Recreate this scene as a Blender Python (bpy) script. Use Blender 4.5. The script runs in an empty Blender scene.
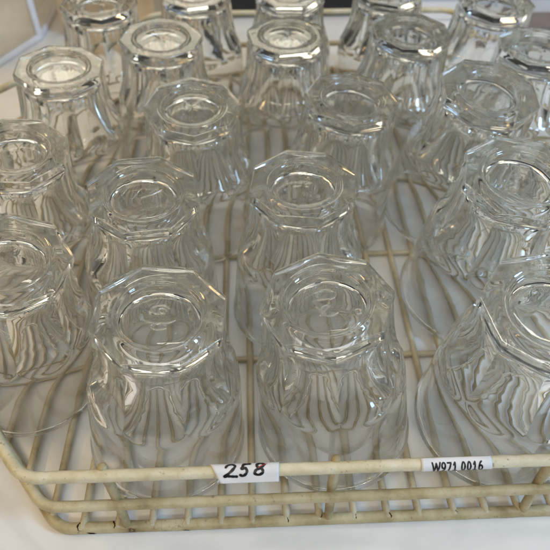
import bpy, bmesh, math, random
from mathutils import Vector, Matrix, noise as mnoise

random.seed(7)
S = 0.001                       # everything below is written in millimetres
PI = math.pi
sc = bpy.context.scene
COL = sc.collection


# ------------------------------------------------------------------ helpers
def tag(o, label=None, cat=None, group=None, kind=None):
    if label: o['label'] = label
    if cat: o['category'] = cat
    if group: o['group'] = group
    if kind: o['kind'] = kind
    return o


def link(name, verts, faces, mat, parent=None, smooth=True, sharp=None):
    me = bpy.data.meshes.new(name)
    me.from_pydata([(v[0] * S, v[1] * S, v[2] * S) for v in verts], [], faces)
    me.validate()
    bm = bmesh.new(); bm.from_mesh(me)
    bmesh.ops.recalc_face_normals(bm, faces=bm.faces)
    if sharp:
        for e in bm.edges:
            if len(e.link_faces) == 2 and e.calc_face_angle(0) > sharp:
                e.smooth = False
    for f in bm.faces: f.smooth = smooth
    bm.to_mesh(me); bm.free()
    me.materials.append(mat)
    o = bpy.data.objects.new(name, me)
    COL.objects.link(o)
    if parent: o.parent = parent
    return o


def empty(name, loc=(0, 0, 0)):
    o = bpy.data.objects.new(name, None)
    o.empty_display_size = 0.02
    o.location = [c * S for c in loc]
    COL.objects.link(o)
    return o


def interp(pts, t):
    """monotone cubic through (t, value) pairs"""
    n = len(pts)
    if t <= pts[0][0]: return pts[0][1]
    if t >= pts[-1][0]: return pts[-1][1]
    for i in range(n - 1):
        if pts[i][0] <= t <= pts[i + 1][0]: break
    def sl(k):
        if k <= 0: return (pts[1][1] - pts[0][1]) / (pts[1][0] - pts[0][0])
        if k >= n - 1: return (pts[-1][1] - pts[-2][1]) / (pts[-1][0] - pts[-2][0])
        a = (pts[k][1] - pts[k - 1][1]) / (pts[k][0] - pts[k - 1][0])
        b = (pts[k + 1][1] - pts[k][1]) / (pts[k + 1][0] - pts[k][0])
        return 0 if a * b <= 0 else 2 * a * b / (a + b)
    h = pts[i + 1][0] - pts[i][0]; u = (t - pts[i][0]) / h
    return ((2*u**3 - 3*u**2 + 1) * pts[i][1] + (u**3 - 2*u**2 + u) * h * sl(i)
            + (-2*u**3 + 3*u**2) * pts[i + 1][1] + (u**3 - u**2) * h * sl(i + 1))


def sweep(path, r, closed=False, seg=14, wob=0.0, cap=True, seed=0.0):
    """tube along a list of points; round caps"""
    P = [Vector(p) for p in path]
    n = len(P); V = []; F = []
    up0 = Vector((0, 0, 1))
    rings = []
    for i, p in enumerate(P):
        a = P[(i - 1) % n] if (closed or i > 0) else p
        b = P[(i + 1) % n] if (closed or i < n - 1) else p
        t = (b - a).normalized()
        s = t.cross(up0 if abs(t.z) < 0.9 else Vector((0, 1, 0))).normalized()
        u = s.cross(t).normalized()
        rings.append((p, s, u, t))
    def ring(p, s, u, rr):
        base = len(V)
        for k in range(seg):
            a = 2 * PI * k / seg
            q = p + s * math.cos(a) * rr + u * math.sin(a) * rr
            if wob:
                w = mnoise.noise(Vector((q.x * .22 + seed, q.y * .22, q.z * .22))) + \
                    .5 * mnoise.noise(Vector((q.x * .6, q.y * .6 + seed, q.z * .6)))
                q = p + (q - p) * (1 + wob * w)
            V.append(q)
        return base
    bases = []
    if not closed and cap:
        p, s, u, t = rings[0]
        for c in (0.35, 0.75, 0.95):
            bases.append(ring(p - t * r * .8 * (1 - c * c) ** .5, s, u, r * c))
    for (p, s, u, t) in rings: bases.append(ring(p, s, u, r))
    if not closed and cap:
        p, s, u, t = rings[-1]
        for c in (0.95, 0.75, 0.35):
            bases.append(ring(p + t * r * .8 * (1 - c * c) ** .5, s, u, r * c))
    m = len(bases)
    for i in range(m if closed else m - 1):
        a, b = bases[i], bases[(i + 1) % m]
        for k in range(seg):
            k2 = (k + 1) % seg
            F.append((a + k, a + k2, b + k2, b + k))
    if not closed:
        F.append(tuple(bases[0] + k for k in range(seg))[::-1])
        F.append(tuple(bases[-1] + k for k in range(seg)))
    return V, F


def densify(pts, step, closed=False):
    out = []
    n = len(pts)
    for i in range(n if closed else n - 1):
        a, b = Vector(pts[i]), Vector(pts[(i + 1) % n])
        k = max(1, int((b - a).length / step))
        for j in range(k): out.append(a.lerp(b, j / k))
    if not closed: out.append(Vector(pts[-1]))
    return out


# ---------------------------------------------------------------- materials
def new_mat(name):
    m = bpy.data.materials.new(name); m.use_nodes = True
    nt = m.node_tree
    for n in list(nt.nodes): nt.nodes.remove(n)
    out = nt.nodes.new('ShaderNodeOutputMaterial')
    return m, nt, out


def N(nt, typ, **kw):
    n = nt.nodes.new(typ)
    for k, v in kw.items():
        if k in n.inputs.keys(): n.inputs[k].default_value = v
        else: setattr(n, k, v)
    return n


def ramp(nt, fac, stops):
    r = nt.nodes.new('ShaderNodeValToRGB')
    cr = r.color_ramp
    while len(cr.elements) < len(stops): cr.elements.new(0.5)
    for e, (p, c) in zip(cr.elements, stops):
        e.position = p; e.color = (c[0], c[1], c[2], 1) if not isinstance(c, float) else (c, c, c, 1)
    nt.links.new(fac, r.inputs[0])
    return r


def glass_mat(name, tint=(0.997, 0.998, 0.992), ior=1.5, dens=0, vol=(0.80, 0.88, 0.82), bump=0.06, haze=0.013):
    m, nt, out = new_mat(name)
    g = N(nt, 'ShaderNodeBsdfGlass', IOR=ior)
    g.inputs['Color'].default_value = (*tint, 1)
    tc = N(nt, 'ShaderNodeTexCoord')
    n1 = N(nt, 'ShaderNodeTexNoise', Scale=170.0, Detail=1.0)
    nt.links.new(tc.outputs['Object'], n1.inputs['Vector'])
    n2 = N(nt, 'ShaderNodeTexNoise', Scale=900.0, Detail=2.0)
    nt.links.new(tc.outputs['Object'], n2.inputs['Vector'])
    r = ramp(nt, n2.outputs['Fac'], [(0.45, 0.0), (0.75, 0.05)])
    nt.links.new(r.outputs['Color'], g.inputs['Roughness'])
    b = N(nt, 'ShaderNodeBump', Strength=bump, Distance=0.0006)
    nt.links.new(n1.outputs['Fac'], b.inputs['Height'])
    nt.links.new(b.outputs['Normal'], g.inputs['Normal'])
    df = N(nt, 'ShaderNodeBsdfDiffuse'); df.inputs['Color'].default_value = (.85, .84, .80, 1)
    n3 = N(nt, 'ShaderNodeTexNoise', Scale=60.0, Detail=4.0)
    nt.links.new(tc.outputs['Object'], n3.inputs['Vector'])
    hz = ramp(nt, n3.outputs['Fac'], [(0.35, haze * .35), (0.65, haze * 1.7)])
    spots = N(nt, 'ShaderNodeTexVoronoi', Scale=230.0)
    nt.links.new(tc.outputs['Object'], spots.inputs['Vector'])
    sp = ramp(nt, spots.outputs['Distance'], [(0.05, haze * 18), (0.085, 0.0)])
    ad = N(nt, 'ShaderNodeMath', operation='ADD')
    nt.links.new(hz.outputs['Color'], ad.inputs[0]); nt.links.new(sp.outputs['Color'], ad.inputs[1])
    mxs = nt.nodes.new('ShaderNodeMixShader')
    nt.links.new(ad.outputs[0], mxs.inputs[0]); nt.links.new(g.outputs[0], mxs.inputs[1]); nt.links.new(df.outputs[0], mxs.inputs[2])
    nt.links.new(mxs.outputs[0], out.inputs['Surface'])
    if dens:
        v = N(nt, 'ShaderNodeVolumeAbsorption', Density=dens)
        v.inputs['Color'].default_value = (*vol, 1)
        nt.links.new(v.outputs[0], out.inputs['Volume'])
    return m


def coat_mat(name, stops):
    m, nt, out = new_mat(name)
    p = N(nt, 'ShaderNodeBsdfPrincipled')
    tc = N(nt, 'ShaderNodeTexCoord')
    rusty = name.startswith('dingy')
    def noise(scale, detail=3.0, rough=.6):
        n = N(nt, 'ShaderNodeTexNoise', Scale=scale, Detail=detail, Roughness=rough)
        nt.links.new(tc.outputs['Object'], n.inputs['Vector']); return n
    a = noise(55.0, 4.0)
    base = ramp(nt, a.outputs['Fac'], stops)
    # brown grime flecks
    f = noise(420.0, 4.0, .7)
    fl = ramp(nt, f.outputs['Fac'], [(0.61, 0.0), (0.72, 0.8)])
    mx = N(nt, 'ShaderNodeMix', data_type='RGBA')
    nt.links.new(fl.outputs['Color'], mx.inputs[0])
    nt.links.new(base.outputs['Color'], mx.inputs[6])
    mx.inputs[7].default_value = (0.20, 0.14, 0.07, 1)
    # fine crackle in the coating
    w = noise(120.0, 2.0)
    add = N(nt, 'ShaderNodeVectorMath', operation='MULTIPLY_ADD')
    nt.links.new(w.outputs['Color'], add.inputs[0]); add.inputs[1].default_value = (.006, .006, .006)
    nt.links.new(tc.outputs['Object'], add.inputs[2])
    vo = N(nt, 'ShaderNodeTexVoronoi', feature='DISTANCE_TO_EDGE', Scale=190.0)
    nt.links.new(add.outputs[0], vo.inputs['Vector'])
    ck = ramp(nt, vo.outputs['Distance'], [(0.0, 1.0), (0.022, 0.0)])
    gate = noise(40.0, 2.0)
    gr = ramp(nt, gate.outputs['Fac'], [(0.54, 0.0), (0.66, 0.6)])
    mul = N(nt, 'ShaderNodeMath', operation='MULTIPLY')
    nt.links.new(ck.outputs['Color'], mul.inputs[0]); nt.links.new(gr.outputs['Color'], mul.inputs[1])
    mx2 = N(nt, 'ShaderNodeMix', data_type='RGBA')
    nt.links.new(mul.outputs[0], mx2.inputs[0]); nt.links.new(mx.outputs[2], mx2.inputs[6])
    mx2.inputs[7].default_value = (0.17, 0.12, 0.06, 1)
    last = mx2.outputs[2]
    if rusty:
        rn = noise(75.0, 5.0, .65)
        rr = ramp(nt, rn.outputs['Fac'], [(0.665, 0.0), (0.70, 0.9)])
        mx3 = N(nt, 'ShaderNodeMix', data_type='RGBA')
        nt.links.new(rr.outputs['Color'], mx3.inputs[0]); nt.links.new(last, mx3.inputs[6])
        mx3.inputs[7].default_value = (0.07, 0.04, 0.02, 1)
        last = mx3.outputs[2]
    nt.links.new(last, p.inputs['Base Color'])
    p.inputs['Roughness'].default_value = 0.42
    b = N(nt, 'ShaderNodeBump', Strength=0.5, Distance=0.0006)
    nt.links.new(f.outputs['Fac'], b.inputs['Height'])
    nt.links.new(b.outputs['Normal'], p.inputs['Normal'])
    nt.links.new(p.outputs[0], out.inputs['Surface'])
    return m


def plain(name, col, rough=.5, var=.12, scale=60.0, spec=.5, bump=0.0):
    m, nt, out = new_mat(name)
    p = N(nt, 'ShaderNodeBsdfPrincipled')
    p.inputs['Roughness'].default_value = rough
    p.inputs['Specular IOR Level'].default_value = spec
    tc = N(nt, 'ShaderNodeTexCoord')
    n = N(nt, 'ShaderNodeTexNoise', Scale=scale, Detail=5.0)
    nt.links.new(tc.outputs['Object'], n.inputs['Vector'])
    r = ramp(nt, n.outputs['Fac'], [(0.3, tuple(c * (1 - var) for c in col)), (0.7, tuple(min(1, c * (1 + var * .5)) for c in col))])
    nt.links.new(r.outputs['Color'], p.inputs['Base Color'])
    if bump:
        b = N(nt, 'ShaderNodeBump', Strength=bump, Distance=0.0004)
        nt.links.new(n.outputs['Fac'], b.inputs['Height']); nt.links.new(b.outputs['Normal'], p.inputs['Normal'])
    nt.links.new(p.outputs[0], out.inputs['Surface'])
    return m


GLASS = glass_mat('pressed_glass')
MARKG = glass_mat('embossed_glass', dens=0, bump=0)
COAT = coat_mat('cream_coated_wire', [(0.28, (0.42, 0.33, 0.17)), (0.45, (0.62, 0.54, 0.35)), (0.62, (0.74, 0.68, 0.52))])
DINGY = coat_mat('dingy_coated_wire', [(0.30, (0.25, 0.18, 0.08)), (0.46, (0.43, 0.35, 0.19)), (0.68, (0.60, 0.53, 0.35))])
GRIME = coat_mat('grimy_coated_wire', [(0.30, (0.36, 0.29, 0.17)), (0.50, (0.52, 0.45, 0.30)), (0.72, (0.64, 0.58, 0.43))])
TABLE = plain('white_laminate', (0.78, 0.77, 0.75), .36, .09, 38.0, bump=.15)
PAPER = plain('white_paper_tape', (0.76, 0.76, 0.78), .6, .12, 90.0, .3, bump=.3)
INK = plain('black_marker_ink', (0.012, 0.011, 0.013), .4, .2, 300.0)
REDINK = plain('red_ink', (0.45, 0.06, 0.05), .5, .2, 300.0)
RUST = plain('dark_rust', (0.035, 0.022, 0.013), .8, .5, 500.0, .2)
CLEARP = glass_mat('clear_plastic', (0.88, 0.885, 0.87), 1.46, 0, bump=.15, haze=.02)
FROST = plain('frosted_plastic_edge', (0.84, 0.85, 0.90), .3, .05, 100.0)
BLACK = plain('black_plastic', (0.012, 0.012, 0.014), .45, .3, 80.0)
TAN = plain('tan_cardboard', (0.58, 0.42, 0.26), .8, .12, 90.0, .2)
BROWN = plain('grey_brown_board', (0.21, 0.165, 0.145), .6, .2, 40.0)
BLUEW = plain('pale_blue_lid', (0.50, 0.56, 0.66), .5, .05, 60.0)
WHITEB = plain('white_card', (0.84, 0.80, 0.77), .6, .05, 60.0)

# ------------------------------------------------------------------ tumbler
PANEL = 1.0
RIM_R = 35.6
NS = 8
R_ROUND = [(0, 35.2), (.9, 35.75), (1.7, 35.95), (2.7, 35.6), (4.0, 35.0), (12, 34.5), (25, 33.6), (36, 32.7), (44, 32.0), (51, 31.3), (58, 30.4), (62, 29.6), (70, 28.4), (78, 27.6), (90, 27.2)]
D_FACET = [(0, 60.0), (40, 42.0), (43, 36.5), (46, 32.5), (50, 29.8), (54, 28.1), (58, 26.8), (62, 25.8), (70, 24.7), (80, 24.0), (86, 23.8), (90, 23.7)]
FOOT = .3
INNER = [(32.8, 1.3), (32.7, 6), (32.4, 14), (31.7, 25), (30.6, 36), (29.4, 43), (27.8, 47.5), (25.0, 51.5), (22.2, 56), (20.3, 61), (19.0, 67), (18.4, 72),
         (17.9, 75.4), (17.1, 77.4), (15.7, 78.7), (13.4, 79.4), (10, 79.65), (4, 79.75)]


def softmin(vals, k):
    m = min(vals)
    return m - k * math.log(sum(math.exp(-(v - m) / k) for v in vals))


def r_outer(th, z):
    R = interp(R_ROUND, z); d = interp(D_FACET, z)
    u = max(0, min(1, (z - 84.4) / 1.8)); d += FOOT * (u * u * (3 - 2 * u) - .8 * math.exp(-((z - 83.9) / 1.5) ** 2) - max(0, z - 86.4) * .12)
    vals = [R]
    for i in range(NS):
        a = (th - (i + .5) * 2 * PI / NS + PI) % (2 * PI) - PI
        if abs(a) < 1.0:
            u = abs(a) / (PI / NS)
            cav = PANEL * max(0, 1 - u * u) * max(0, min(1, (84.6 - z) / 2.5))
            vals.append((d - cav) / math.cos(a))
    return softmin(vals, 0.07)


def tumbler_mesh(seed):
    rnd = random.Random(seed)
    global PANEL, FOOT
    FOOT = {3: .34, 11: .28, 24: .55, 40: .45}[seed]
    PANEL = rnd.uniform(.55, .9); wav = rnd.uniform(.02, .05)
    A = 192
    ph = [rnd.uniform(0, 6.28) for _ in range(6)]
    V = []; rings = []
    def ring(fn):
        rings.append(len(V))
        for k in range(A):
            th = 2 * PI * k / A
            r, z = fn(th)
            V.append((r * math.cos(th), r * math.sin(th), z))
    # bottom of the foot, from the centre outwards (z = 90 is the base, glass stands on its rim)
    prof = [(1.5, 88.3), (5, 88.3), (9, 88.3), (12.5, 88.25), (14.9, 88.2), (15.5, 88.35), (15.9, 88.75), (16.15, 89.2), (16.5, 89.35), (16.95, 89.2),
            (17.4, 89.3), (17.8, 89.75), (18.3, 89.95), (19.4, 90.0)]
    for (r, z) in prof:
        ring(lambda th, r=r, z=z: (r * (1 + .004 * math.sin(2 * th + ph[0])), z + (.05 * math.sin(th * 3 + ph[1]) if r < 15 else 0)))
    ER = .55                                     # the foot's edge is fire polished, slightly round
    for q in (.25, .5, .75, 1):
        ring(lambda th, q=q: (19.4 + (r_outer(th, 89.0) - ER - 19.4) * q, 90.0))
    for k in (1, 2, 3, 4, 5):
        a = PI / 11 * k
        ring(lambda th, a=a: (r_outer(th, 90.0 - ER) - ER + ER * math.sin(a), 90.0 - ER * (1 - math.cos(a))))
    zs = [88.75, 88.3, 87.8, 87.3, 86.9, 86.6, 86.3, 86.0, 85.75, 85.5, 85.25, 85, 84.75, 84.5, 84.2, 83.8, 83.3, 82.7, 82] + [81.1 - .95 * i for i in range(48)]
    z = zs[-1]
    while z > 6: z -= 2.0; zs.append(z)
    zs += [4.6, 4.0, 3.5, 3.0, 2.6, 2.2, 1.8, 1.4, 1.0]
    for z in zs:
        ring(lambda th, z=z: (r_outer(th, z), z))
    for dr, z in ((-.1, .65), (-.35, .3), (-.75, .06), (-1.25, .0), (-1.75, .1), (-2.15, .4), (-2.5, .85)):
        ring(lambda th, dr=dr, z=z: (r_outer(th, 1.0) + dr, z))
    # cavity, gently uneven as pressed glass is
    ipts = sorted((z, r) for r, z in INNER)
    zi = [1.4 + 1.9 * i for i in range(24)] + [45 + .75 * i for i in range(40)]
    zi = [q for q in zi if q < 72] + [72.6, 73.6, 74.5, 75.3, 75.9, 76.5, 77.0, 77.5, 77.9, 78.25, 78.55, 78.8, 79.0, 79.2, 79.35, 79.47, 79.56, 79.63, 79.7, 79.75]
    for z in zi:
        amp = wav * min(1, z / 20) * (1 if z < 72 else .5)
        ring(lambda th, z=z: (interp(ipts, z) + amp * (math.sin(3 * th + ph[2] + z * .05) + .7 * math.sin(5 * th + ph[3] - z * .11) + .6 * math.sin(z * .31 + ph[4]) * math.sin(2 * th + ph[5])), z))
    F = []
    for i in range(len(rings) - 1):
        a, b = rings[i], rings[i + 1]
        for k in range(A):
            k2 = (k + 1) % A
            F.append((a + k, a + k2, b + k2, b + k))
    c0 = len(V); V.append((0, 0, 88.3))
    c1 = len(V); V.append((0, 0, 79.77))
    for k in range(A):
        k2 = (k + 1) % A
        F.append((c0, rings[0] + k2, rings[0] + k))
        F.append((c1, rings[-1] + k, rings[-1] + k2))
    return V, F


MESHES = []
for s in (3, 11, 24, 40):
    o = link('tumbler', *tumbler_mesh(s), GLASS, sharp=math.radians(38))
    MESHES.append(o.data)
    bpy.data.objects.remove(o)


def mark_mesh(strokes, r=.40):
    V = []; F = []
    for st in strokes:
        path = densify([(x * 1.35, y * 1.35, 88.35) for x, y in st], .5)
        v, f = sweep(path, r, seg=8)
        n = len(V); V += v; F += [tuple(i + n for i in q) for q in f]
    return V, F


def arc(cx, cy, rx, ry, a0, a1, n=10):
    return [(cx + rx * math.cos(math.radians(a0 + (a1 - a0) * i / n)), cy + ry * math.sin(math.radians(a0 + (a1 - a0) * i / n))) for i in range(n + 1)]


MARKS = {
    'twox': [arc(0.2, 2.6, 2.6, 2.0, 200, -60) + [(-.8, 1.0), (-2.6, .9)], [(-3.2, 3.4), (-1.2, 4.2)],
             arc(0.6, -3.2, 2.6, 2.0, 100, 330), [(-2.4, -5.0), (0.6, -1.6)], [(-3.0, -1.8), (-.6, -4.2)], arc(8.2, -4.6, .9, .9, 0, 330)],
    'swirl': [arc(0, 1.8, 2.6, 1.5, 20, 300), arc(.6, 1.4, 1.0, .9, 0, 280), arc(0, -1.4, 4.5, 1.6, 200, 340), arc(0, -4.2, 2.2, 1.0, 20, 330)],
    'ticks': [[(-3.5, -2.5), (-2.0, 0.5), (-0.8, 2.5)], [(-.5, -1.5), (3, 0), (6, 2.6)], [(2, .5), (4.2, 3.6)], [(-7, -1), (-5.5, 3)]],
}

GR = 'upturned faceted tumblers standing in the wire rack'
H = 90.0
# base centre x, y ; rim centre x, y (mm) ; turn ; label ; mark
GL = [
 (-37, 144.5, -45, 145.5, 20, 'clear upside down tumbler at the front, left of the handwritten 258 tape', 'swirl'),
 (25, 148.5, 33.5, 147.5, 2, 'clear upside down tumbler behind the 258 tape, two and cross embossed on base', 'twox'),
 (107, 137.5, 111.5, 148, 30, 'front right upside down tumbler directly above the printed W971 sticker', None),
 (-101, 174.5, -117.5, 181, 12, 'upside down tumbler at the front left corner of the rack, cut by photo edge', None),
 (-51, 215, -58, 222, 33, 'second row tumbler directly behind the one left of the 258 tape', 'ticks'),
 (21.5, 221, 21, 223, 15, 'second row tumbler directly behind the one with embossed two and cross', None),
 (119.5, 215, 118.5, 229, 8, 'second row tumbler at right, leaning, just behind the front right tumbler', None),
 (-117, 250.5, -128, 257, 28, 'tumbler at the left photo edge, directly behind the front left corner tumbler', None),
 (126, 290, 119, 303, 18, 'third row tumbler at right, directly behind the leaning second row tumbler', None),
 (53, 293, 47, 298, 40, 'third row tumbler right of centre, behind the gap between middle and leaning tumblers', None),
 (-33, 288, -36, 296, 5, 'third row tumbler left of centre, behind the gap between two middle tumblers', None),
 (-113, 334, -119, 337, 25, 'clear tumbler nearest the faceted plastic tub, far left of the rack', None),
 (-57, 369.5, -61, 374, 10, 'fourth row tumbler in front of the tan cardboard box', None),
 (22, 371, 20, 374, 32, 'fourth row tumbler in the middle of the rack, in front of the black case', None),
 (101, 373, 96, 377, 22, 'fourth row tumbler right of centre, between the middle one and the right edge one', None),
 (-105, 425, -109, 428, 14, 'back row tumbler, leftmost there, between the plastic tub and the tan box', None),
 (-40, 442, -41, 450, 37, 'back row tumbler just right of the tan box', None),
 (27.5, 440, 27, 450, 21, 'back row tumbler in front of the left half of the black case', None),
 (99, 441, 98, 450, 4, 'back row tumbler in front of the right end of the black case', None),
 (169, 417, 166, 424, 27, 'back row tumbler in front of the white box', None),
 (176, 349, 174, 352, 11, 'tumbler at the right photo edge, nearest the grey brown board', None),
]
for i, (bx, by, rx, ry, turn, label, mk) in enumerate(GL):
    o = bpy.data.objects.new('tumbler', MESHES[i % 2 if i < 8 and i not in (3, 6) else 2 + i % 2])
    COL.objects.link(o)
    axis = Vector((bx - rx, by - ry, 0))
    tilt = math.asin(min(.2, axis.length / H))
    ax = axis.normalized()
    rot = Vector((0, 0, 1)).cross(ax) if axis.length > 1e-6 else Vector((1, 0, 0))
    big = 1.05 if i in (2, 6, 8) else 1.0
    M = Matrix.Scale(big, 4) @ Matrix.Rotation(tilt, 4, rot) @ Matrix.Rotation(math.radians(turn), 4, 'Z')
    lift = RIM_R * math.sin(tilt) * .55          # a leaning glass stands on one side of its rim
    o.matrix_world = Matrix.Translation(Vector((rx, ry, lift + .1)) * S) @ M
    tag(o, label, 'drinking glass', GR)
    if mk:
        m = link('mould_mark', *mark_mesh(MARKS[mk]), MARKG, parent=o)
        m.rotation_euler.z = -math.radians(turn)

# ---------------------------------------------------------------- wire rack
rack = empty('wire_rack', (42, 303, -5))
tag(rack, 'cream coated wire glass rack with chamfered corners and cracked paint, holding upturned tumblers', 'glass rack')
OX, OY, OZ = 42, 303, -5


def rel(pts): return [Vector(p) - Vector((OX, OY, OZ)) for p in pts]


def octagon(inset, z):
    c = [(-90, 102.5), (172, 102.5), (266, 216), (266, 378), (164, 504), (-80, 504), (-182, 378), (-182, 216)]
    ctr = Vector((42, 303))
    out = []
    n = len(c)
    for i in range(n):                      # offset each corner inwards
        p0, p1, p2 = Vector(c[i - 1]), Vector(c[i]), Vector(c[(i + 1) % n])
        e1 = (p1 - p0).normalized(); e2 = (p2 - p1).normalized()
        n1 = Vector((-e1.y, e1.x)); n2 = Vector((-e2.y, e2.x))
        b = (n1 + n2); b = b / (1 + n1.dot(n2))
        out.append(p1 + b * inset)
    # round the corners
    path = []
    for i in range(n):
        p0, p1, p2 = out[i - 1], out[i], out[(i + 1) % n]
        d = 7
        a = p1 + (p0 - p1).normalized() * d; b = p1 + (p2 - p1).normalized() * d
        for t in range(9):
            u = t / 8
            q = a * (1 - u) ** 2 + p1 * 2 * u * (1 - u) + b * u * u
            path.append((q.x, q.y, z))
    return path


def inside_y(x, inset):
    """front and back y of the rack's outline at x"""
    if x < -88: t = (-88 - x) / 94.0; return 102.5 + t * 113.5 + inset, 504 - (max(0, -80 - x)) / 102.0 * 126 - inset
    if x > 172: t = (x - 172) / 94.0; return 102.5 + t * 113.5 + inset, 504 - (max(0, x - 164)) / 102.0 * 126 - inset
    return 102.5 + inset, 504 - inset


def loop(name, inset, z, r, seed, mat):
    p = densify(octagon(inset, z), 2.2, closed=True)
    p = [Vector((q.x, q.y, q.z + .25 * mnoise.noise(Vector((q.x * .02, q.y * .02, seed))))) for q in p]
    return link(name, *sweep(rel(p), r, closed=True, seg=18, wob=.05, seed=seed), mat, parent=rack)


loop('top_rail', 0, 48.0, 2.35, 1.3, COAT)
loop('middle_rail', 0.4, 21.0, 2.25, 5.1, DINGY)
loop('bottom_rail', 0.8, -2.8, 2.5, 9.7, DINGY)
k = 0
x = -78.4 - 14.6 * 7
while x < 262:
    y0, y1 = inside_y(x, 0.5)
    if y1 - y0 > 30:
        xx = x + random.uniform(-.7, .7)
        p = densify([(xx, y0, -1.75), (xx, y0 + 9, -2.2), (xx + random.uniform(-.6, .6), (y0 + y1) / 2, -2.3), (xx, y1, -2.4)], 6)
        link('base_wire', *sweep(rel(p), 1.75, seg=12, wob=.06, seed=x), GRIME, parent=rack)
    x += 14.6
for y in (190.0, 268.0, 345.0, 425.0):
    half = 222 if 216 < y < 378 else (222 - (216 - y) * .83 if y < 216 else 222 - (y - 378) * .8)
    p = densify([(42 - half, y, -3.2), (42 + half, y, -3.2)], 6)
    link('cross_wire', *sweep(rel(p), 1.5, seg=10, wob=.06, seed=y), GRIME, parent=rack)
posts = [(x, 105.6) for x in (-60.5, 27.2, 113, 198 - 30)] + [(x, 500.2) for x in (-60, 27, 113)]
posts += [(-178, 250), (-178, 340), (262, 250), (262, 340)]
for (x, y) in posts:
    lean = (2.2 if y < 300 else -2.2) if abs(x - 42) < 180 else 0
    p = densify([(x + random.uniform(-.8, .8), y - lean * .9, -2.8), (x, y, 24), (x, y - lean * .25, 49.4)], 3)
    link('post', *sweep(rel(p), 2.0, seg=14, wob=.09, seed=x + y), DINGY, parent=rack)


# chipped black cracks where base wires meet the bottom rail
def crack(x, a0, a1, w, skew):
    V = []; F = []
    n = 14
    for i in range(n + 1):
        u = i / n; a = math.radians(a0 + (a1 - a0) * u)
        hw = w * (0.25 + .75 * math.sin(PI * min(1, u * 1.05)) ** .7) * (1 + .3 * math.sin(i * .9 + x))
        xc = x + skew * u + .35 * math.sin(i * .45 + x) + .08 * math.sin(i * 1.9)
        for s in (-1, 1):
            V.append((xc + s * hw, 103.3 - 2.68 * math.sin(a), -2.8 + 2.68 * math.cos(a)))
    for i in range(n): F.append((2 * i, 2 * i + 1, 2 * i + 3, 2 * i + 2))
    return rel(V), F


for (x, a0, a1, w, sk) in [(-80.3, -50, 45, .34, -.5), (-65.6, -55, 35, .30, .4), (9.0, -45, 40, .32, .5), (39.6, -40, 30, .34, -.8),
                           (53.5, -45, 35, .34, 1.0), (-76, 66, 96, 1.6, 2.2), (-35, 78, 97, 1.0, 1.5), (24, -40, 15, .22, .3), (83, -40, 10, .22, .5)]:
    link('paint_crack', *crack(x, a0, a1, w, sk), RUST, parent=rack)


# ---------------------------------------------------- labels on the top rail
RY, RZ = 102.5, 48.0


def tape_profile(a_leave, r):
    """arc-length s (0 at the angle looking at the viewer, positive downwards) to (y, z)"""
    def f(s, off=0.0):
        a = math.radians(25) + s / r
        al = math.radians(a_leave)
        rr = r + off
        if a <= al:
            return RY - rr * math.sin(a), RZ + rr * math.cos(a)
        extra = (a - al) * r
        return (RY - rr * math.sin(al) - extra * math.cos(al), RZ + rr * math.cos(al) - extra * math.sin(al))
    return f


def tape(name, x0t, x1t, x0b, x1b, s0, s1, f):
    V = []; F = []
    ns, nx = 30, 24
    for off in (0.0, 0.14):
        for i in range(ns + 1):
            s = s0 + (s1 - s0) * i / ns
            u = i / ns
            xa = x0t + (x0b - x0t) * u; xb = x1t + (x1b - x1t) * u
            for j in range(nx + 1):
                y, z = f(s, off + .05 * mnoise.noise(Vector((j * .35, i * .2, x0t))))
                V.append((xa + (xb - xa) * j / nx, y, z))
    W = nx + 1; L = (ns + 1) * W
    for i in range(ns):
        for j in range(nx):
            a = i * W + j
            F.append((a, a + 1, a + W + 1, a + W)); F.append((L + a, L + a + W, L + a + W + 1, L + a + 1))
    bd = [j for j in range(W)] + [i * W + nx for i in range(1, ns + 1)] + [ns * W + j for j in range(nx - 1, -1, -1)] + [i * W for i in range(ns - 1, 0, -1)]
    for i in range(len(bd)):
        a, b = bd[i], bd[(i + 1) % len(bd)]
        F.append((a, L + a, L + b, b))
    return link(name, rel(V), F, PAPER, parent=rack)


def catmull(pts, n=7):
    P = [pts[0]] + list(pts) + [pts[-1]]
    out = []
    for i in range(1, len(P) - 2):
        for j in range(n):
            t = j / n
            out.append(tuple(.5 * (2 * P[i][c] + (P[i + 1][c] - P[i - 1][c]) * t + (2 * P[i - 1][c] - 5 * P[i][c] + 4 * P[i + 1][c] - P[i + 2][c]) * t * t
                                   + (3 * P[i][c] - P[i - 1][c] - 3 * P[i + 1][c] + P[i + 2][c]) * t ** 3) for c in (0, 1)))
    out.append(tuple(pts[-1]))
    return out


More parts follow.
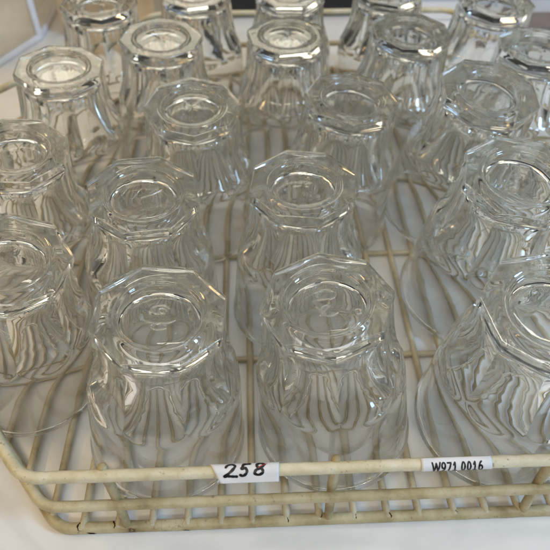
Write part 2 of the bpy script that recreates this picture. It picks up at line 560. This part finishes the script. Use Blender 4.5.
def ink(name, strokes, mat, parent, f, width, off=.24, curve=True, vary=.0):
    V = []; F = []
    for st in strokes:
        pts = catmull(st) if curve else [tuple(v) for v in densify([(a, b, 0) for a, b in st], .15)]
        pts = [(p[0], p[1]) for p in pts]
        n = len(pts); base = len(V)
        for i, (x, s) in enumerate(pts):
            a = pts[max(0, i - 1)]; b = pts[min(n - 1, i + 1)]
            dx, ds = b[0] - a[0], b[1] - a[1]
            l = math.hypot(dx, ds) or 1
            nx_, ns_ = -ds / l, dx / l
            w = width * (1 + vary * math.sin(i * .9 + x)) / 2
            for q in (-1, 0, 1):
                y, z = f(s + ns_ * w * q, off)
                V.append((x + nx_ * w * q, y, z))
        for i in range(n - 1):
            for q in (0, 1):
                c = base + 3 * i + q
                F.append((c, c + 1, c + 4, c + 3))
        # round ends and joints
        for e in (0, n - 1):
            c0 = len(V); x, s = pts[e]
            y, z = f(s, off + .01); V.append((x, y, z))
            for k in range(12):
                t = 2 * PI * k / 12
                y, z = f(s + math.sin(t) * width / 2, off + .01)
                V.append((x + math.cos(t) * width / 2, y, z))
            for k in range(12): F.append((c0, c0 + 1 + k, c0 + 1 + (k + 1) % 12))
    # parent may be a tape whose origin is the rack's
    return link(name, rel(V), F, mat, parent=parent)


# s runs down the picture: the digits are written left to right, tops away from the viewer
f258 = tape_profile(50, 2.6)
t1 = tape('tape_label', -20.4, 5.6, -16.4, 5.2, -3.7, 4.6, f258)
t1['label'] = 'torn white paper tape with 258 written in black marker'


def glyph(strokes, x, s, sx, sy, slant=0.0):
    return [[(x + sx * (p[0] + slant * p[1]), s - sy * p[1]) for p in st] for st in strokes]


two = [[(0.05, .75), (.2, .95), (.5, 1.0), (.72, .82), (.62, .58), (.3, .25), (0.0, .02), (.25, .06), (.6, .02), (.95, .0)]]
five = [[(.85, 1.0), (.5, .98), (.25, .95)], [(.25, .95), (.18, .7), (.12, .55), (.4, .62), (.62, .45), (.58, .18), (.3, .0), (.05, .08)]]
eight = [[(.72, .88), (.45, 1.0), (.2, .85), (.3, .62), (.6, .45), (.68, .18), (.4, .0), (.12, .15), (.22, .4), (.55, .6), (.75, .85)]]
st = glyph(two, -15.0, 2.0, 5.0, 4.5, .12) + glyph(five, -9.2, 1.8, 4.0, 4.4, .12) + glyph(eight, -4.4, 1.6, 5.4, 4.3, .1)
ink('handwriting', st, INK, t1, f258, 1.0, vary=.12)
ink('red_tick', [[(-2.2, -.9), (-.9, -1.6), (1.0, -2.3)]], REDINK, t1, f258, .28, off=.29)

fW = tape_profile(400, 2.55)
t2 = tape('printed_label', 58.6, 85.2, 58.6, 85.2, -2.4, 3.3, fW)
t2['label'] = 'white printed sticker reading W971 0016'
PR = {
 'W': [[(0, 1), (.25, 0), (.5, .95), (.75, 0), (1, 1)]],
 '9': [arc(.42, .68, .36, .30, 0, 360, 20), arc(.1, .6, .68, .62, 10, -75, 12)],
 '7': [[(.02, .95), (.78, .95), (.3, 0)]],
 '1': [[(.12, .75), (.42, 1), (.42, 0)], [(.12, 0.02), (.72, 0.02)]],
 '0': [arc(.4, .5, .34, .48, 0, 360, 24)],
 '6': [arc(.42, .32, .36, .30, 0, 360, 20), arc(.74, .4, .68, .62, 190, 105, 12)],
}
st = []
xx = 62.6
for ch in 'W971 0016':
    if ch == ' ': xx += 1.0; continue
    w = 2.9 if ch == 'W' else 1.75
    st += glyph(PR[ch], xx, 3.1, w, 3.4)
    xx += w + (.55 if ch == 'W' else .42)
ink('printed_text', st, INK, t2, fW, .62, curve=False)

# --------------------------------------------------- setting and background
def box(name, x0, x1, y0, y1, z0, z1, mat, parent=None, bev=1.5, rot=0.0):
    bm = bmesh.new()
    bmesh.ops.create_cube(bm, size=1)
    for v in bm.verts:
        v.co = Vector((v.co.x * (x1 - x0), v.co.y * (y1 - y0), (v.co.z + .5) * (z1 - z0))) * S
    bmesh.ops.bevel(bm, geom=list(bm.edges), offset=bev * S, segments=3, affect='EDGES', profile=.6)
    for f in bm.faces: f.smooth = False
    me = bpy.data.meshes.new(name); bm.to_mesh(me); bm.free(); me.materials.append(mat)
    o = bpy.data.objects.new(name, me); COL.objects.link(o)
    o.location = Vector(((x0 + x1) / 2, (y0 + y1) / 2, z0)) * S
    o.rotation_euler.z = math.radians(rot)
    if parent: o.parent = parent
    return o


t = box('table_top', -750, 800, -160, 1150, -40, -5.5, TABLE, bev=3)
tag(t, kind='structure')

b = box('cardboard_box', -185, -93, 585, 690, -5.4, 70, TAN, bev=1)
tag(b, 'tan cardboard box standing behind the left end of the back rail', 'box')
c = empty('black_case', (45, 660, -5.4))
tag(c, 'low black plastic case lying behind the middle of the back rail', 'case')
o = box('body', -75, 105, 615, 760, 0, 26, BLACK, bev=4); o.parent = c; o.location = (0, .03, 0)
o = box('lid', -77, 107, 613, 762, 26.2, 34, BLACK, bev=3); o.parent = c; o.location = (0, .03, .0262)
b = box('grey_brown_board', 250, 450, 565, 598, -5.4, 5, BROWN, bev=2)
tag(b, 'grey brown board lying on the table behind the right end of the rack', 'board')
c = empty('white_box', (300, 665, -5.4))
tag(c, 'white box with lid standing behind the grey brown board', 'box')
o = box('body', 0, 290, 0, 120, 0, 20, WHITEB, bev=2); o.parent = c; o.location = (0, 0, 0)
o = box('lid', 0, 294, 0, 124, 20.2, 34, BLUEW, bev=2.5); o.parent = c; o.location = (0, 0, .0202)

# clear faceted plastic tub with thick pale edges, standing behind the rack at the left
binr = empty('plastic_tub', (-206.5, 578, -5.4))
tag(binr, 'clear faceted plastic tub with pale thick edges, behind the rack at the far left', 'tub')
FP = [(0, 0), (-28, -58), (-95, -95), (-190, -80), (-235, 0), (-225, 110), (-130, 165), (-40, 150), (2, 95)]
HB = 60.0
for k in range(len(FP)):
    a = Vector((*FP[k], 0)); b_ = Vector((*FP[(k + 1) % len(FP)], 0))
    e = (b_ - a).normalized(); nrm = Vector((e.y, -e.x, 0))
    a2 = a + e * 2.5; b2 = b_ - e * 2.5
    v = []
    for zz in (2.5, HB - 2.5):
        for p_, q_ in ((a2, 1.0), (b2, 1.0), (b2, -1.0), (a2, -1.0)):
            v.append((p_.x + nrm.x * q_, p_.y + nrm.y * q_, zz))
    link('panel', v, [(0, 1, 2, 3), (4, 7, 6, 5), (0, 4, 5, 1), (1, 5, 6, 2), (2, 6, 7, 3), (3, 7, 4, 0)], CLEARP, parent=binr, smooth=False)
    for pa, pb in (((a.x, a.y, 2.4), (b_.x, b_.y, 2.4)), ((a.x, a.y, HB), (b_.x, b_.y, HB)), ((a.x, a.y, 2.4), (a.x, a.y, HB))):
        link('edge_bead', *sweep(densify([pa, pb], 5), 3.8, seg=12), FROST, parent=binr)

# -------------------------------------------------------------------- light
def area(name, loc, target, sx, sy, power, col):
    l = bpy.data.lights.new(name, 'AREA'); l.shape = 'RECTANGLE'; l.size = sx; l.size_y = sy
    l.energy = power; l.color = col
    o = bpy.data.objects.new(name, l); COL.objects.link(o)
    o.location = loc
    o.rotation_euler = (Vector(target) - Vector(loc)).to_track_quat('-Z', 'Y').to_euler()
    return o


area('ceiling_lamp', (-.25, -1.0, 1.25), (0, .25, 0), 1.1, .07, 7.5, (1, .92, .74))
area('ceiling_lamp', (-.25, 1.9, 1.15), (0, .3, 0), 1.1, .38, 4.2, (1, .93, .74))
area('ceiling_lamp', (.30, .75, 1.6), (0, .3, 0), .9, .06, 3.5, (1, .95, .82))  # extra strip, added for glints on the far edges of the glass bases
area('ceiling_lamp', (-.95, .2, .9), (-.1, .15, 0), .6, .07, 4.4, (1, .64, .28))
area('window_light', (1.0, -.2, .68), (0.05, .25, 0), .22, .32, 11, (.42, .67, 1))

w = bpy.data.worlds.new('World'); sc.world = w; w.use_nodes = True
nt = w.node_tree
for n in list(nt.nodes): nt.nodes.remove(n)
out = nt.nodes.new('ShaderNodeOutputWorld'); bg = nt.nodes.new('ShaderNodeBackground')
tc = nt.nodes.new('ShaderNodeTexCoord')
# the room: bright ceiling, darker walls, warmer to the left and cooler towards the window
sep = nt.nodes.new('ShaderNodeSeparateXYZ'); nt.links.new(tc.outputs['Generated'], sep.inputs[0])
nz = N(nt, 'ShaderNodeTexNoise', Scale=3.2, Detail=2.0)
nt.links.new(tc.outputs['Generated'], nz.inputs['Vector'])
ma = N(nt, 'ShaderNodeMath', operation='MULTIPLY_ADD'); ma.inputs[1].default_value = .30
mb = N(nt, 'ShaderNodeMath', operation='MULTIPLY_ADD'); mb.inputs[1].default_value = -.22
nt.links.new(sep.outputs['Y'], mb.inputs[0]); nt.links.new(sep.outputs['Z'], mb.inputs[2])
md = N(nt, 'ShaderNodeMapRange'); md.inputs['From Min'].default_value = -.95; md.inputs['From Max'].default_value = -.65
md.inputs['To Min'].default_value = -.55; md.inputs['To Max'].default_value = 0
nt.links.new(sep.outputs['Y'], md.inputs['Value'])          # somebody stands in front of the rack, dark against the room
me_ = N(nt, 'ShaderNodeMath', operation='ADD')
nt.links.new(md.outputs[0], me_.inputs[0]); nt.links.new(mb.outputs[0], me_.inputs[1])
nt.links.new(nz.outputs['Fac'], ma.inputs[0]); mh = N(nt, 'ShaderNodeMath', operation='MULTIPLY_ADD'); mh.inputs[1].default_value = .5; mh.inputs[2].default_value = 0
nt.links.new(me_.outputs[0], mh.inputs[0]); nt.links.new(mh.outputs[0], ma.inputs[2])
hi = ramp(nt, ma.outputs[0], [(0.30, 0.02), (0.44, 0.09), (0.54, 0.62), (0.64, 1.0)])
mr = N(nt, 'ShaderNodeMapRange'); mr.inputs['From Min'].default_value = -.7; mr.inputs['From Max'].default_value = .7
nt.links.new(sep.outputs['X'], mr.inputs['Value'])
tint = ramp(nt, mr.outputs[0], [(0.0, (1.0, .84, .58)), (0.5, (1.0, .96, .85)), (1.0, (.76, .89, 1.0))])
mu = N(nt, 'ShaderNodeMix', data_type='RGBA', blend_type='MULTIPLY'); mu.inputs[0].default_value = 1
nt.links.new(hi.outputs['Color'], mu.inputs[6]); nt.links.new(tint.outputs['Color'], mu.inputs[7])
nt.links.new(mu.outputs[2], bg.inputs['Color'])
bg.inputs['Strength'].default_value = 1.0
nt.links.new(bg.outputs[0], out.inputs['Surface'])

# ------------------------------------------------------------------- camera
cd = bpy.data.cameras.new('camera'); cam = bpy.data.objects.new('camera', cd); COL.objects.link(cam)
cd.sensor_width = 36; cd.lens = 36 * 603 / 550
cd.clip_start = .01; cd.clip_end = 30
th, yaw = math.radians(46.5), math.radians(-2.2)
cam.location = (0, 0, .262)
cam.rotation_euler = (PI / 2 - th, 0, yaw)
cd.dof.use_dof = True
cd.dof.focus_distance = .245
cd.dof.aperture_fstop = cd.lens / 2.6
sc.camera = cam

# ------------------------------------------------------------------- render
sc.render.engine = 'CYCLES'
cy = sc.cycles
cy.max_bounces = 64; cy.transmission_bounces = 60; cy.glossy_bounces = 48; cy.diffuse_bounces = 8; cy.transparent_max_bounces = 16
cy.volume_bounces = 0
cy.caustics_refractive = True; cy.caustics_reflective = True
cy.blur_glossy = 0.6
cy.sample_clamp_indirect = 25.0
cy.use_adaptive_sampling = True; cy.adaptive_threshold = 0.03; cy.adaptive_min_samples = 16
cy.use_denoising = True
try: cy.denoiser = 'OPENIMAGEDENOISE'
except Exception: pass
vs = sc.view_settings
sc.display_settings.display_device = 'sRGB'
vs.view_transform = 'Standard'; vs.look = 'None'; vs.exposure = -0.25; vs.gamma = 1
